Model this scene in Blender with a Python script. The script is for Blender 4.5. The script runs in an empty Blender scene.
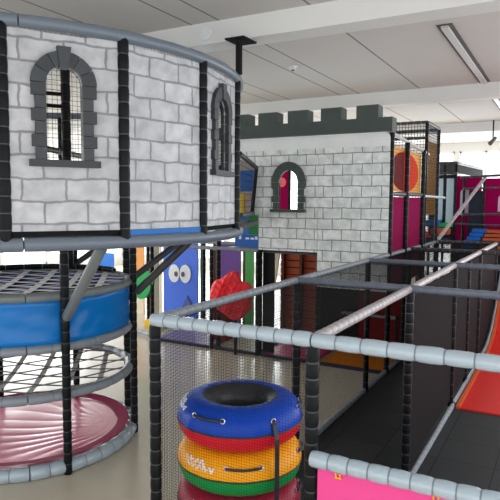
import bpy, bmesh, math, random
from mathutils import Vector, Matrix
random.seed(7)
PI = math.pi
C = bpy.context.scene.collection
sc = bpy.context.scene

# ------------------------------------------------------------------ materials
def srgb(r, g, b):
    f = lambda c: ((c/255.0)/12.92 if c/255.0 <= 0.04045 else ((c/255.0+0.055)/1.055)**2.4)
    return (f(r), f(g), f(b), 1)

def mat(name, col, rough=0.5, spec=0.3, metal=0.0, bump=0.0, bscale=30.0, var=0.0, vscale=6.0, coat=0.0, emit=None, estr=0.0):
    m = bpy.data.materials.new(name); m.use_nodes = True
    nt = m.node_tree; b = nt.nodes['Principled BSDF']
    b.inputs['Base Color'].default_value = col
    b.inputs['Roughness'].default_value = rough
    b.inputs['Metallic'].default_value = metal
    b.inputs['Specular IOR Level'].default_value = spec
    b.inputs['Coat Weight'].default_value = coat
    b.inputs['Coat Roughness'].default_value = 0.15
    tc = nt.nodes.new('ShaderNodeTexCoord')
    if bump or var:
        if var:
            n = nt.nodes.new('ShaderNodeTexNoise'); n.inputs['Scale'].default_value = vscale; n.inputs['Detail'].default_value = 4
            nt.links.new(tc.outputs['Object'], n.inputs['Vector'])
            r = nt.nodes.new('ShaderNodeMix'); r.data_type = 'RGBA'
            r.inputs[6].default_value = tuple(c*(1-var) for c in col[:3])+(1,)
            r.inputs[7].default_value = tuple(min(1, c*(1+var)) for c in col[:3])+(1,)
            nt.links.new(n.outputs['Fac'], r.inputs[0]); nt.links.new(r.outputs[2], b.inputs['Base Color'])
        if bump:
            n = nt.nodes.new('ShaderNodeTexNoise'); n.inputs['Scale'].default_value = bscale; n.inputs['Detail'].default_value = 3
            nt.links.new(tc.outputs['Object'], n.inputs['Vector'])
            u = nt.nodes.new('ShaderNodeBump'); u.inputs['Strength'].default_value = bump; u.inputs['Distance'].default_value = 0.01
            nt.links.new(n.outputs['Fac'], u.inputs['Height']); nt.links.new(u.outputs['Normal'], b.inputs['Normal'])
    if emit:
        b.inputs['Emission Color'].default_value = emit; b.inputs['Emission Strength'].default_value = estr
    return m

def brick_mat(name, c1, c2, mortar, bw, rh, msize, warp, off=(0, 0), rough=0.45):
    """printed vinyl with hand drawn stone blocks, in the panel's own x / z plane"""
    m = bpy.data.materials.new(name); m.use_nodes = True
    nt = m.node_tree; L = nt.links; b = nt.nodes['Principled BSDF']
    tc = nt.nodes.new('ShaderNodeTexCoord')
    sep = nt.nodes.new('ShaderNodeSeparateXYZ'); L.new(tc.outputs['Object'], sep.inputs[0])
    oi = nt.nodes.new('ShaderNodeObjectInfo')
    ox = nt.nodes.new('ShaderNodeMath'); ox.operation = 'MULTIPLY_ADD'; ox.inputs[1].default_value = bw*3; L.new(oi.outputs['Random'], ox.inputs[0]); L.new(sep.outputs[0], ox.inputs[2])
    cb = nt.nodes.new('ShaderNodeCombineXYZ'); L.new(ox.outputs[0], cb.inputs[0]); L.new(sep.outputs[2], cb.inputs[1])
    n = nt.nodes.new('ShaderNodeTexNoise'); n.inputs['Scale'].default_value = 7; n.inputs['Detail'].default_value = 2
    L.new(cb.outputs[0], n.inputs['Vector'])
    s = nt.nodes.new('ShaderNodeVectorMath'); s.operation = 'SUBTRACT'; s.inputs[1].default_value = (.5, .5, .5); L.new(n.outputs['Color'], s.inputs[0])
    k = nt.nodes.new('ShaderNodeVectorMath'); k.operation = 'SCALE'; k.inputs['Scale'].default_value = warp; L.new(s.outputs[0], k.inputs[0])
    a = nt.nodes.new('ShaderNodeVectorMath'); a.operation = 'ADD'; L.new(cb.outputs[0], a.inputs[0]); L.new(k.outputs[0], a.inputs[1])
    a2 = nt.nodes.new('ShaderNodeVectorMath'); a2.operation = 'ADD'; a2.inputs[1].default_value = (off[0], off[1], 0); L.new(a.outputs[0], a2.inputs[0])
    br = nt.nodes.new('ShaderNodeTexBrick'); L.new(a2.outputs[0], br.inputs['Vector'])
    br.inputs['Scale'].default_value = 1; br.inputs['Brick Width'].default_value = bw; br.inputs['Row Height'].default_value = rh
    br.inputs['Mortar Size'].default_value = msize; br.inputs['Mortar Smooth'].default_value = 0.65; br.inputs['Bias'].default_value = 0
    br.offset = 0.5; br.inputs['Color1'].default_value = c1; br.inputs['Color2'].default_value = c2; br.inputs['Mortar'].default_value = mortar
    n2 = nt.nodes.new('ShaderNodeTexNoise'); n2.inputs['Scale'].default_value = 9; n2.inputs['Detail'].default_value = 5; L.new(cb.outputs[0], n2.inputs['Vector'])
    rp = nt.nodes.new('ShaderNodeValToRGB'); rp.color_ramp.elements[0].position = .35; rp.color_ramp.elements[0].color = (.80, .80, .81, 1)
    rp.color_ramp.elements[1].position = .65; rp.color_ramp.elements[1].color = (1.08, 1.08, 1.08, 1); L.new(n2.outputs['Fac'], rp.inputs[0])
    mx = nt.nodes.new('ShaderNodeMix'); mx.data_type = 'RGBA'; mx.blend_type = 'MULTIPLY'; mx.inputs[0].default_value = 1
    L.new(br.outputs['Color'], mx.inputs[6]); L.new(rp.outputs[0], mx.inputs[7]); L.new(mx.outputs[2], b.inputs['Base Color'])
    b.inputs['Roughness'].default_value = rough
    return m

M = {}
M['foam_light'] = mat('light_grey_vinyl', srgb(166, 182, 192), 0.22, 0.5, bump=.6, bscale=24, coat=.6)
M['foam_mid']   = mat('mid_grey_vinyl', srgb(134, 142, 150), 0.38, 0.5, bump=.3, bscale=30)
M['foam_pink_sheen']  = mat('pale_mauve_sheen_vinyl', srgb(168, 160, 162), 0.35, 0.5, bump=.3, bscale=60)  # paler mauve tone puts the sky sheen of the middle rail into the colour
M['foam_dark']  = mat('slate_grey_vinyl', srgb(104, 114, 126), 0.36, 0.5, bump=.25, bscale=20)
M['foam_strut'] = mat('strut_grey_vinyl', srgb(118, 124, 124), 0.45, 0.5)
M['foam_char']  = mat('charcoal_vinyl', srgb(66, 67, 68), 0.45, 0.4)
M['black']      = mat('black_vinyl', (.007, .008, .009, 1), 0.38, 0.13, bump=.2, bscale=40)
M['groove']     = mat('rail_groove', srgb(112, 124, 134), 0.4)
M['tie']        = mat('cable_tie_groove', srgb(58, 64, 70), 0.4)
M['net']        = mat('black_net_cord', (.012, .012, .013, 1), 0.8, 0.2)
M['black_matt'] = mat('matt_black', (.016, .016, .018, 1), 0.8, 0.06)
M['mesh_panel'] = mat('dark_woven_panel', srgb(36, 32, 34), 0.85, 0.06, bump=.3, bscale=200, var=.12)
M['stone']      = brick_mat('drum_stone_print', srgb(197, 198, 201), srgb(180, 181, 184), srgb(134, 135, 141), .285, .150, .012, .04)
M['stone_c']    = brick_mat('castle_stone_print', srgb(238, 242, 240), srgb(226, 231, 229), srgb(132, 142, 140), .285, .155, .010, .028)
M['marble']     = mat('pale_marble_print', srgb(236, 238, 237), 0.45, 0.4, var=.12, vscale=4)
M['quoin']      = mat('dark_stone_frame', srgb(54, 57, 61), 0.5, 0.4, bump=.3, bscale=30, var=.12, vscale=14)
M['quoin_l']    = mat('dark_stone_frame_light', srgb(62, 66, 70), 0.5, 0.4, bump=.3, bscale=30, var=.12, vscale=14)
M['castle_g']   = mat('castle_dark_green_grey', srgb(72, 82, 78), 0.55, 0.3, bump=.3, bscale=22, var=.14, vscale=9)
M['blue']       = mat('blue_vinyl', srgb(0, 116, 196), 0.36, 0.3, bump=.15, bscale=4, coat=.2)
M['blue_trim']  = mat('blue_trim', srgb(28, 108, 184), 0.4)
M['pink_mat']   = mat('raspberry_vinyl', srgb(212, 80, 122), 0.36, 0.6, coat=.5)
M['magenta_e']  = mat('magenta_edge_shade', srgb(140, 10, 68), 0.7, .1)  # deeper magenta puts the shade along the mat's edge into the colour
M['hot_pink']   = mat('hot_pink_vinyl', srgb(240, 74, 150), 0.4, 0.5, var=.04)
M['magenta']    = mat('magenta_vinyl', srgb(156, 4, 80), 0.8, .06)
M['strap_w']    = mat('white_webbing', srgb(250, 250, 252), 0.6)
M['strap_v']    = mat('violet_grey_webbing', srgb(196, 192, 226), 0.6)
M['strap_n']    = mat('navy_webbing', srgb(40, 42, 92), 0.6)
M['strap_g']    = mat('grey_webbing', srgb(96, 92, 90), 0.6)
M['strap_t']    = mat('taupe_webbing', srgb(168, 160, 152), 0.6)
M['navy_tray']  = mat('navy_tray', srgb(26, 28, 60), 0.8, 0.1)
M['t_blue']     = mat('tube_blue', srgb(4, 66, 178), 0.36, 0.22, bump=.25, bscale=14)
M['t_red']      = mat('tube_red', srgb(206, 24, 44), 0.38, 0.22, bump=.25, bscale=14)
M['t_yel']      = mat('tube_amber', srgb(246, 166, 10), 0.36, 0.22, bump=.25, bscale=14)
M['t_grn']      = mat('tube_green', srgb(16, 142, 66), 0.38, 0.22, bump=.25, bscale=14)
M['t_crim']     = mat('tube_crimson', srgb(150, 24, 52), 0.38, 0.22, bump=.25, bscale=14)
M['rubber']     = mat('black_rubber', srgb(34, 36, 40), 0.4, 0.5, bump=.4, bscale=12)
M['white']      = mat('white_print', srgb(235, 238, 242), 0.4)
M['steel']      = mat('eyelet_steel', (.7, .72, .75, 1), 0.3, metal=1)
M['yellow_tie'] = mat('yellow_tie', srgb(240, 184, 30), 0.4)
M['rail_steel'] = mat('silver_rail', srgb(150, 150, 154), 0.4, 0.5, metal=.4)
M['slide_red']  = mat('red_slide', srgb(224, 30, 18), 0.42, 0.5, bump=.3, bscale=90, var=.08, vscale=20)
M['orange_e']   = mat('orange_edge', srgb(214, 96, 44), 0.5)
M['orange']     = mat('orange_mat', srgb(240, 138, 20), 0.5)
M['ochre']      = mat('ochre_mesh', srgb(196, 132, 30), 0.6, var=.1)
M['amber']      = mat('amber_panel', srgb(238, 160, 40), 0.5)
M['brick_red']  = mat('red_disc', srgb(226, 58, 10), 0.7, .1)
M['dark_red']   = mat('deep_red_panel', srgb(112, 16, 14), 0.7, .1)
M['rust']       = mat('rust_board', srgb(176, 84, 48), 0.6, var=.1)
M['lavender']   = mat('lavender_mat', srgb(146, 138, 176), 0.45)
M['mat_pink']   = mat('pink_floor_mat', srgb(208, 72, 122), 0.5)
M['mat_beige']  = mat('beige_floor_mat', srgb(158, 152, 128), 0.5)
M['whale_blue'] = mat('cobalt_board', srgb(78, 120, 236), 0.5)
M['slate_blue'] = mat('slate_blue', srgb(84, 92, 160), 0.5)
M['pupil']      = mat('grey_pupil', srgb(96, 82, 96), 0.5)
M['purple']     = mat('purple_board', srgb(116, 74, 156), 0.5)
M['green']      = mat('green_board', srgb(76, 170, 84), 0.5)
M['green_d']    = mat('deep_green_board', srgb(20, 120, 52), 0.5)
M['leaf_green'] = mat('bright_green', srgb(44, 176, 96), 0.5)
M['peach']      = mat('peach_board', srgb(244, 168, 92), 0.5)
M['cream']      = mat('cream_board', srgb(234, 220, 196), 0.5)
M['brown']      = mat('brown_post', srgb(96, 52, 34), 0.6)
M['yellow']     = mat('yellow_board', srgb(246, 206, 40), 0.5)
M['coral']      = mat('coral_red', srgb(248, 60, 70), 0.5)
M['coral_l']    = mat('pale_coral', srgb(252, 108, 112), 0.5)  # lighter coral colour of the round sign
M['rose']       = mat('rose_board', srgb(238, 70, 110), 0.5)
M['window_light']  = mat('pale_blue_window_light', srgb(208, 236, 246), 0.5)  # pale blue stands in for window light passing through the openings
M['navy']       = mat('navy_board', srgb(32, 36, 54), 0.5)
M['cobalt']     = mat('cobalt_pad', srgb(26, 96, 180), 0.45)
M['alu']        = mat('fixture_white', srgb(206, 206, 204), 0.4)
M['fix_dark']   = mat('fixture_shadow_gap', srgb(92, 88, 86), 0.6)
M['paint']      = mat('white_paint', srgb(226, 228, 230), 0.6)
M['beam']       = mat('beam_paint', srgb(222, 222, 220), 0.55, var=.02)
M['wall']       = mat('wall_paint', srgb(222, 220, 214), 0.7)

# concrete floor, polished, pale beige with faint cloudiness
def floor_mat():
    m = mat('polished_concrete', srgb(208, 199, 180), 0.22, 0.5, var=.07, vscale=1.3)
    return m
M['floor'] = floor_mat()

def tile_mat():
    m = bpy.data.materials.new('dark_rubber_tiles'); m.use_nodes = True
    nt = m.node_tree; L = nt.links; b = nt.nodes['Principled BSDF']
    tc = nt.nodes.new('ShaderNodeTexCoord')
    br = nt.nodes.new('ShaderNodeTexBrick'); L.new(tc.outputs['Object'], br.inputs['Vector'])
    br.inputs['Scale'].default_value = 1; br.inputs['Brick Width'].default_value = .5; br.inputs['Row Height'].default_value = .5
    br.offset = 0; br.inputs['Mortar Size'].default_value = .006; br.inputs['Mortar Smooth'].default_value = .3
    br.inputs['Color1'].default_value = srgb(60, 62, 63); br.inputs['Color2'].default_value = srgb(52, 55, 57); br.inputs['Mortar'].default_value = srgb(34, 35, 36)
    n = nt.nodes.new('ShaderNodeTexNoise'); n.inputs['Scale'].default_value = 60; L.new(tc.outputs['Object'], n.inputs['Vector'])
    u = nt.nodes.new('ShaderNodeBump'); u.inputs['Strength'].default_value = .3; u.inputs['Distance'].default_value = .005
    L.new(n.outputs['Fac'], u.inputs['Height']); L.new(u.outputs['Normal'], b.inputs['Normal'])
    L.new(br.outputs['Color'], b.inputs['Base Color']); b.inputs['Roughness'].default_value = .6; b.inputs['Specular IOR Level'].default_value = .15
    return m
M['tiles'] = tile_mat()

def ceiling_mat():
    """painted boards with narrow seams at fixed places across x"""
    m = bpy.data.materials.new('ceiling_boards'); m.use_nodes = True
    nt = m.node_tree; L = nt.links; b = nt.nodes['Principled BSDF']
    tc = nt.nodes.new('ShaderNodeTexCoord'); sep = nt.nodes.new('ShaderNodeSeparateXYZ'); L.new(tc.outputs['Object'], sep.inputs[0])
    prev = None
    for sx in (-8.1, -7.0, -6.6, -5.65, -4.5, -4.16, -3.28, -2.97, -2.05, -.2, .7):
        a = nt.nodes.new('ShaderNodeMath'); a.operation = 'COMPARE'; a.inputs[1].default_value = sx; a.inputs[2].default_value = .011
        L.new(sep.outputs[0], a.inputs[0])
        if prev:
            x = nt.nodes.new('ShaderNodeMath'); x.operation = 'MAXIMUM'; L.new(prev.outputs[0], x.inputs[0]); L.new(a.outputs[0], x.inputs[1]); prev = x
        else: prev = a
    n = nt.nodes.new('ShaderNodeTexNoise'); n.inputs['Scale'].default_value = .8; L.new(tc.outputs['Object'], n.inputs['Vector'])
    r = nt.nodes.new('ShaderNodeMix'); r.data_type = 'RGBA'; r.inputs[6].default_value = srgb(200, 196, 192); r.inputs[7].default_value = srgb(212, 209, 206)
    L.new(n.outputs['Fac'], r.inputs[0])
    q = nt.nodes.new('ShaderNodeMix'); q.data_type = 'RGBA'; q.inputs[7].default_value = srgb(128, 124, 122)
    L.new(prev.outputs[0], q.inputs[0]); L.new(r.outputs[2], q.inputs[6]); L.new(q.outputs[2], b.inputs['Base Color'])
    b.inputs['Roughness'].default_value = .8
    return m
M['ceiling'] = ceiling_mat()

def glass_mat():
    m = bpy.data.materials.new('window_glass'); m.use_nodes = True
    nt = m.node_tree; nt.nodes.clear(); o = nt.nodes.new('ShaderNodeOutputMaterial')
    t = nt.nodes.new('ShaderNodeBsdfTransparent'); t.inputs[0].default_value = (.97, .98, .98, 1)
    g = nt.nodes.new('ShaderNodeBsdfGlossy'); g.inputs['Roughness'].default_value = .02
    f = nt.nodes.new('ShaderNodeMixShader'); f.inputs[0].default_value = .06
    nt.links.new(t.outputs[0], f.inputs[1]); nt.links.new(g.outputs[0], f.inputs[2]); nt.links.new(f.outputs[0], o.inputs[0])
    return m
M['glass'] = glass_mat()

# ------------------------------------------------------------------ mesh helpers
class MB:
    def __init__(s): s.v = []; s.f = []; s.mi = []; s.mats = []; s.cur = 0
    def m(s, name):
        if name not in s.mats: s.mats.append(name)
        s.cur = s.mats.index(name); return s
    def quad(s, *pts):
        n = len(s.v); s.v += [tuple(p) for p in pts]; s.f.append(tuple(range(n, n+len(pts)))); s.mi.append(s.cur)
    def box(s, a, b, T=None):
        x0, y0, z0 = a; x1, y1, z1 = b
        P = [Vector(p) for p in ((x0,y0,z0),(x1,y0,z0),(x1,y1,z0),(x0,y1,z0),(x0,y0,z1),(x1,y0,z1),(x1,y1,z1),(x0,y1,z1))]
        if T is not None: P = [T @ p for p in P]
        n = len(s.v); s.v += [tuple(p) for p in P]
        for f in ((0,3,2,1),(4,5,6,7),(0,1,5,4),(1,2,6,5),(2,3,7,6),(3,0,4,7)):
            s.f.append(tuple(n+i for i in f)); s.mi.append(s.cur)
    def tube(s, pts, rads, n=12, caps=True, mids=None):
        """swept round section along a polyline with a radius at each point; mids: material per span"""
        pts = [Vector(p) for p in pts]; base = len(s.v)
        up = None
        for i, p in enumerate(pts):
            d = (pts[min(i+1, len(pts)-1)] - pts[max(i-1, 0)]).normalized()
            if up is None: up = Vector((0, 0, 1)) if abs(d.z) < .9 else Vector((1, 0, 0))
            a = d.cross(up).normalized(); b = a.cross(d).normalized(); up = b
            for k in range(n):
                t = 2*PI*k/n; q = p + (a*math.cos(t) + b*math.sin(t))*rads[i]; s.v.append(tuple(q))
        for i in range(len(pts)-1):
            for k in range(n):
                k2 = (k+1) % n
                s.f.append((base+i*n+k, base+i*n+k2, base+(i+1)*n+k2, base+(i+1)*n+k)); s.mi.append(mids[i] if mids else s.cur)
        if caps:
            s.f.append(tuple(base+k for k in reversed(range(n)))); s.mi.append(s.cur)
            s.f.append(tuple(base+(len(pts)-1)*n+k for k in range(n))); s.mi.append(s.cur)
    def foam(s, path, r, seg, jit=0.04, n=12, groove=None, depth=.13):
        """foam sleeve pinched by ties every seg metres along a path (list of points)"""
        path = [Vector(p) for p in path]
        acc = [0]
        for i in range(1, len(path)): acc.append(acc[-1] + (path[i]-path[i-1]).length)
        L = acc[-1]
        def at(t):
            t = max(0, min(L, t))
            for i in range(1, len(path)):
                if t <= acc[i] or i == len(path)-1:
                    u = (t-acc[i-1])/max(1e-9, acc[i]-acc[i-1]); return path[i-1].lerp(path[i], u)
        k = max(1, round(L/seg)); sg = L/k
        cur = s.cur; gi = cur
        if groove: s.m(groove); gi = s.cur; s.cur = cur
        P = [at(0)]; R = [r*.55]; mm = []
        for i in range(k):
            a = i*sg; rr = r*(1+random.uniform(-jit, jit)); e = min(.012, sg*.12); g = .004
            for (t, q) in ((a+g, 1-depth), (a+g+e, .985), (a+sg*.5, 1.02), (a+sg-g-e, .985), (a+sg-g, 1-depth)):
                P.append(at(t)); R.append(rr*q)
            mm += [gi, cur, cur, cur, cur]
        mm.append(gi); P.append(at(L)); R.append(r*.55)
        s.tube(P, R, n, True, mm)
        return s
    def prism(s, outline, y0, y1, T=None):
        """outline in x,z extruded along y"""
        A = [Vector((x, y0, z)) for x, z in outline]; B = [Vector((x, y1, z)) for x, z in outline]
        if T is not None: A = [T @ p for p in A]; B = [T @ p for p in B]
        n = len(s.v); k = len(outline); s.v += [tuple(p) for p in A+B]
        s.f.append(tuple(n+i for i in range(k))); s.mi.append(s.cur)
        s.f.append(tuple(n+k+i for i in reversed(range(k)))); s.mi.append(s.cur)
        for i in range(k):
            j = (i+1) % k; s.f.append((n+j, n+i, n+k+i, n+k+j)); s.mi.append(s.cur)
    def strap(s, a, b, w, t, nrm=Vector((0, 0, 1))):
        a = Vector(a); b = Vector(b); d = (b-a).normalized(); side = d.cross(nrm).normalized()*w/2; u = nrm.normalized()*t/2
        n = len(s.v)
        for p in (a, b):
            for (i, j) in ((1, 1), (-1, 1), (-1, -1), (1, -1)): s.v.append(tuple(p+side*i+u*j))
        for f in ((0,1,2,3),(7,6,5,4),(0,4,5,1),(1,5,6,2),(2,6,7,3),(3,7,4,0)):
            s.f.append(tuple(n+i for i in f)); s.mi.append(s.cur)
    def net(s, o, u, v, cell=.04, w=.004, clip=None):
        """square mesh net in the parallelogram o + u, v"""
        o = Vector(o); u = Vector(u); v = Vector(v); nn = u.cross(v).normalized()
        nu = max(1, round(u.length/cell)); nv = max(1, round(v.length/cell))
        for i in range(nu+1):
            a = o+u*(i/nu); s.strap(a, a+v, w, w*.7, nn)
        for i in range(nv+1):
            a = o+v*(i/nv)+nn*w*.35; s.strap(a, a+u, w, w*.7, nn)
        return s
    def build(s, name, mname=None, parent=None, smooth=40, origin=None):
        me = bpy.data.meshes.new(name)
        o0 = Vector(origin) if origin is not None else Vector((0, 0, 0))
        me.from_pydata([tuple(Vector(p)-o0) for p in s.v], [], s.f)
        if not s.mats: s.mats = [mname]
        for q in s.mats: me.materials.append(M[q if (mname is None or len(s.mats) > 1) else mname])
        me.polygons.foreach_set('material_index', s.mi)
        if smooth:
            me.polygons.foreach_set('use_smooth', [True]*len(me.polygons))
            me.update()
            try: me.set_sharp_from_angle(angle=math.radians(smooth))
            except Exception: pass
        me.update()
        ob = bpy.data.objects.new(name, me); C.objects.link(ob)
        if origin is not None: ob.location = o0
        if parent is not None:
            ob.parent = parent; ob.matrix_parent_inverse = Matrix.Translation(parent.location).inverted() if parent.type == 'EMPTY' and abs(parent.rotation_euler.z) < 1e-9 else Matrix()
        return ob

def tag(o, label=None, cat=None, group=None, kind=None):
    if label: o['label'] = label
    if cat: o['category'] = cat
    if group: o['group'] = group
    if kind: o['kind'] = kind
    return o
def thing(name, label, cat, loc=(0, 0, 0), group=None):
    o = bpy.data.objects.new(name, None); C.objects.link(o); o.location = loc; o.empty_display_size = .1
    return tag(o, label, cat, group)
def struct(name, mb, m=None, smooth=40):
    o = mb.build(name, m, None, smooth); o['kind'] = 'structure'; return o
def post(parent, x, y, z0, z1, r=.04, m='black', seg=.085, name='post', groove='tie', n=10):
    b = MB().m(m); b.foam([(x, y, z0), (x, y, z1)], r, seg, .02, n, groove, .07); return b.build(name, None, parent)
def rail(parent, a, b_, r=.042, m='foam_mid', seg=.1, name='rail', n=12, jit=.04):
    b = MB().m(m); b.foam([a, b_], r, seg, jit, n, 'groove', .10); return b.build(name, None, parent)
def board(parent, name, m, a, b_):
    b = MB().m(m); b.box(a, b_); return b.build(name, None, parent, 0)

H = 2.4
# ------------------------------------------------------------------ setting
X0, X1, Y0, Y1, ZC = -15.0, 3.2, -5.0, 17.2, 4.10
b = MB().m('floor'); b.box((X0-.3, Y0, -.2), (X1, Y1+.3, 0)); struct('floor', b)
b = MB().m('ceiling'); b.box((X0-.3, Y0, ZC), (X1, Y1+.3, ZC+.25)); struct('ceiling', b)
def window_wall(name, axis, at, lo, hi, sill, head, n, wname0):
    w = MB().m('wall'); t = .25
    def bx(a0, a1, z0, z1, mb, d0=0, d1=t):
        if axis == 'y': mb.box((a0, at+d0, z0), (a1, at+d1, z1))
        else: mb.box((at-d1, a0, z0), (at-d0, a1, z1))
    bx(lo, hi, 0, sill, w); bx(lo, hi, head, ZC, w)
    step = (hi-lo)/n; pier = .12
    for i in range(n+1):
        c = lo+step*i; bx(max(lo, c-pier/2), min(hi, c+pier/2), sill, head, w)
    struct(name, w, smooth=0)
    for i in range(n):
        a0 = lo+step*i+pier/2; a1 = lo+step*(i+1)-pier/2
        fr = MB().m('paint')
        for (p, q) in ((a0, a0+.05), (a1-.05, a1), ((a0+a1)/2-.025, (a0+a1)/2+.025)): bx(p, q, sill, head, fr, .06, .12)
        bx(a0, a1, sill, sill+.05, fr, .06, .12); bx(a0, a1, head-.05, head, fr, .06, .12)
        g = MB().m('glass'); bx(a0+.05, a1-.05, sill+.05, head-.05, g, .085, .095)
        fo = fr.build('window_%d' % (wname0+i), None, None, 0); fo['kind'] = 'structure'
        g.build('pane', None, fo, 0)
window_wall('wall_back', 'y', Y1, X0, X1, .35, 3.86, 12, 1)
window_wall('wall_left', 'x', X0, Y0, Y1, .35, 3.86, 12, 13)
# cross beams under the ceiling
for i, (ya, yb, zb) in enumerate(((.3, .55, 3.9), (4.76, 5.02, 3.9), (8.9, 9.12, 3.9), (13.05, 13.3, 3.9))):
    b = MB().m('beam'); b.box((X0, ya, zb), (X1, yb, ZC)); struct('trim_%d' % (i+1), b, smooth=0)
# ceiling light troughs
def trough(y0, y1, label):
    t = thing('ceiling_light', label, 'ceiling light', (-1.14, (y0+y1)/2, ZC), 'trough lights on the ceiling')
    h = MB().m('fix_dark'); h.box((-1.205, y0, ZC-.012), (-1.06, y1, ZC)); h.build('housing', None, t, 0)
    d = MB().m('alu'); d.box((-1.168, y0+.02, ZC-.035), (-1.10, y1-.02, ZC-.012)); d.build('diffuser', None, t, 0)
trough(5.85, 8.8, 'long narrow trough light on the ceiling in front of the second cross beam')
trough(9.9, 12.9, 'trough light at the right edge beyond the second ceiling beam')
# smoke detector
t = thing('smoke_detector', 'small round white smoke detector on the ceiling above the castle', 'smoke detector', (-3.12, 6.74, ZC))
b = MB().m('paint'); b.tube([(-3.12, 6.74, ZC-.002), (-3.12, 6.74, ZC-.02), (-3.12, 6.74, ZC-.021), (-3.12, 6.74, ZC-.045)], [.055, .055, .04, .032], 20); b.build('base', None, t)
b = MB().m('fix_dark'); b.tube([(-3.12, 6.74, ZC-.046), (-3.12, 6.74, ZC-.06)], [.02, .018], 14); b.build('sensor', None, t)
b = MB().m('paint'); b.tube([(-3.11, 4.759, 3.995), (-3.11, 4.738, 3.995)], [.062, .058], 28)
tag(b.build('round_cover_plate'), 'round white cover plate on the side of the nearest ceiling beam', 'cover plate')
t = thing('spotlight', 'small dark spotlight hanging below the far ceiling beam at the right edge', 'spotlight', (-1.46, 12.9, ZC))
b = MB().m('black_matt'); b.tube([(-1.46, 12.9, ZC-.001), (-1.46, 12.9, 3.74)], [.014, .014], 8); b.build('stem', None, t)
b = MB().m('fix_dark'); b.tube([(-1.42, 12.98, 3.75), (-1.5, 12.8, 3.62)], [.032, .045], 14); b.build('lamp_head', None, t)

# ------------------------------------------------------------------ drum turret
CX, CY = -4.769, 3.969
BASE = math.atan2(-CY, -CX)
def rp(R, a, z): return Vector((CX+R*math.cos(BASE+a), CY+R*math.sin(BASE+a), z))
RD, A0, ST, NS = 2.145, -.05, 2*PI/17, 17
drum = thing('castle_turret', 'big round raised turret with printed pale stone panels and grey foam rims', 'turret', (CX, CY, 2.11))
def ring(parent, R, z, r, m, name, seg=.3, n=12, jit=.02, N=120, a0=0, a1=2*PI, groove='groove', depth=.06):
    b = MB().m(m); b.foam([rp(R, a0+(a1-a0)*i/N, z) for i in range(N+1)], r, seg, jit, n, groove, depth); return b.build(name, None, parent)
ring(drum, RD, 3.54, .043, 'foam_dark', 'top_rim', .32, depth=.04)
ring(drum, RD, 2.113, .046, 'foam_dark', 'bottom_rim', .32, depth=.04)
def arch(cx, half, z0, zs, n=14, squash=1.0):
    pts = [(cx-half, z0), (cx-half, zs)]
    for i in range(1, n): t = PI-PI*i/n; pts.append((cx+half*math.cos(t), zs+half*squash*math.sin(t)))
    pts += [(cx+half, zs), (cx+half, z0)]
    return pts
def panel_with_hole(name, m, outer, hole, thick, T, parent, holes2=None):
    """flat panel (x,z outline) with an arched hole, built in its own coordinates and placed with T"""
    bm = bmesh.new()
    loops = [outer] + ([hole] if hole else [])
    es = []
    for lp in loops:
        vs = [bm.verts.new((x, 0, z)) for x, z in lp]
        for i in range(len(vs)): es.append(bm.edges.new((vs[i], vs[(i+1) % len(vs)])))
    bmesh.ops.triangle_fill(bm, edges=es, use_beauty=True, use_dissolve=False, normal=(0, -1, 0))
    if hole:   # drop any triangles inside the hole
        hx = sum(p[0] for p in hole)/len(hole)
        def inside(x, z):
            c = False; j = len(hole)-1
            for i in range(len(hole)):
                (xi, zi), (xj, zj) = hole[i], hole[j]
                if (zi > z) != (zj > z) and x < (xj-xi)*(z-zi)/(zj-zi)+xi: c = not c
                j = i
            return c
        dl = [f for f in bm.faces if inside(*(f.calc_center_median().x, f.calc_center_median().z))]
        bmesh.ops.delete(bm, geom=dl, context='FACES')
    r = bmesh.ops.extrude_face_region(bm, geom=list(bm.faces))
    bmesh.ops.translate(bm, vec=(0, thick, 0), verts=[g for g in r['geom'] if isinstance(g, bmesh.types.BMVert)])
    bmesh.ops.recalc_face_normals(bm, faces=list(bm.faces))
    me = bpy.data.meshes.new(name); bm.to_mesh(me); bm.free(); me.materials.append(M[m])
    ob = bpy.data.objects.new(name, me); C.objects.link(ob)
    ob.parent = parent; ob.matrix_basis = Matrix.Translation(-parent.location) @ T
    return ob
def seg_T(i):
    a = rp(RD, A0+ST*i, 0); c = rp(RD, A0+ST*(i+1), 0)
    d = (c-a); return Matrix.Translation(a) @ Matrix.Rotation(math.atan2(d.y, d.x), 4, 'Z'), d.length
def stone_window(parent, T, cx, half, z0, zs, band, ledge, m1, m2, squash=1.0, key=True, quoins=6, y0=-.035, y1=.045):
    """arched stone surround: voussoirs, keystone, toothed jambs, sill"""
    fr = MB().m(m1)
    nv = 6; ho = half+band
    for i in range(nv):
        g = .012
        t0 = PI-PI*i/nv-g; t1 = PI-PI*(i+1)/nv+g; P = []
        for k in range(5): t = t0+(t1-t0)*k/4; P.append((cx+ho*math.cos(t), zs+ho*squash*math.sin(t)))
        for k in range(5): t = t1+(t0-t1)*k/4; P.append((cx+half*math.cos(t), zs+half*squash*math.sin(t)))
        fr.m(m1 if i % 2 else m2); fr.prism(P, y0, y1, T)
    hh = (zs-z0)/quoins
    for i in range(quoins):
        e = .022 if i % 2 else 0
        fr.m(m1 if i % 2 else m2)
        for s in (-1, 1):
            xa = cx+s*half; xb = cx+s*(ho-.005+e-.02)
            fr.box((min(xa, xb), y0, z0+hh*i+.002), (max(xa, xb), y1, z0+hh*(i+1)-.002), T)
    o = fr.build('window_frame', None, parent, 0)
    k = MB().m(m2); kt = zs+ho*squash
    if key: k.prism([(cx-.030, zs+half*squash-.012), (cx+.030, zs+half*squash-.012), (cx+.045, kt+.028), (cx-.045, kt+.028)], y0-.012, y1, T)
    if key: k.build('keystone', None, o, 0)
    k = MB().m(m1); k.box((cx-ho-.015, y0-.02, z0-.045), (cx+ho+.015, y1, z0), T); k.build('sill', None, o, 0)
    return o
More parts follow.
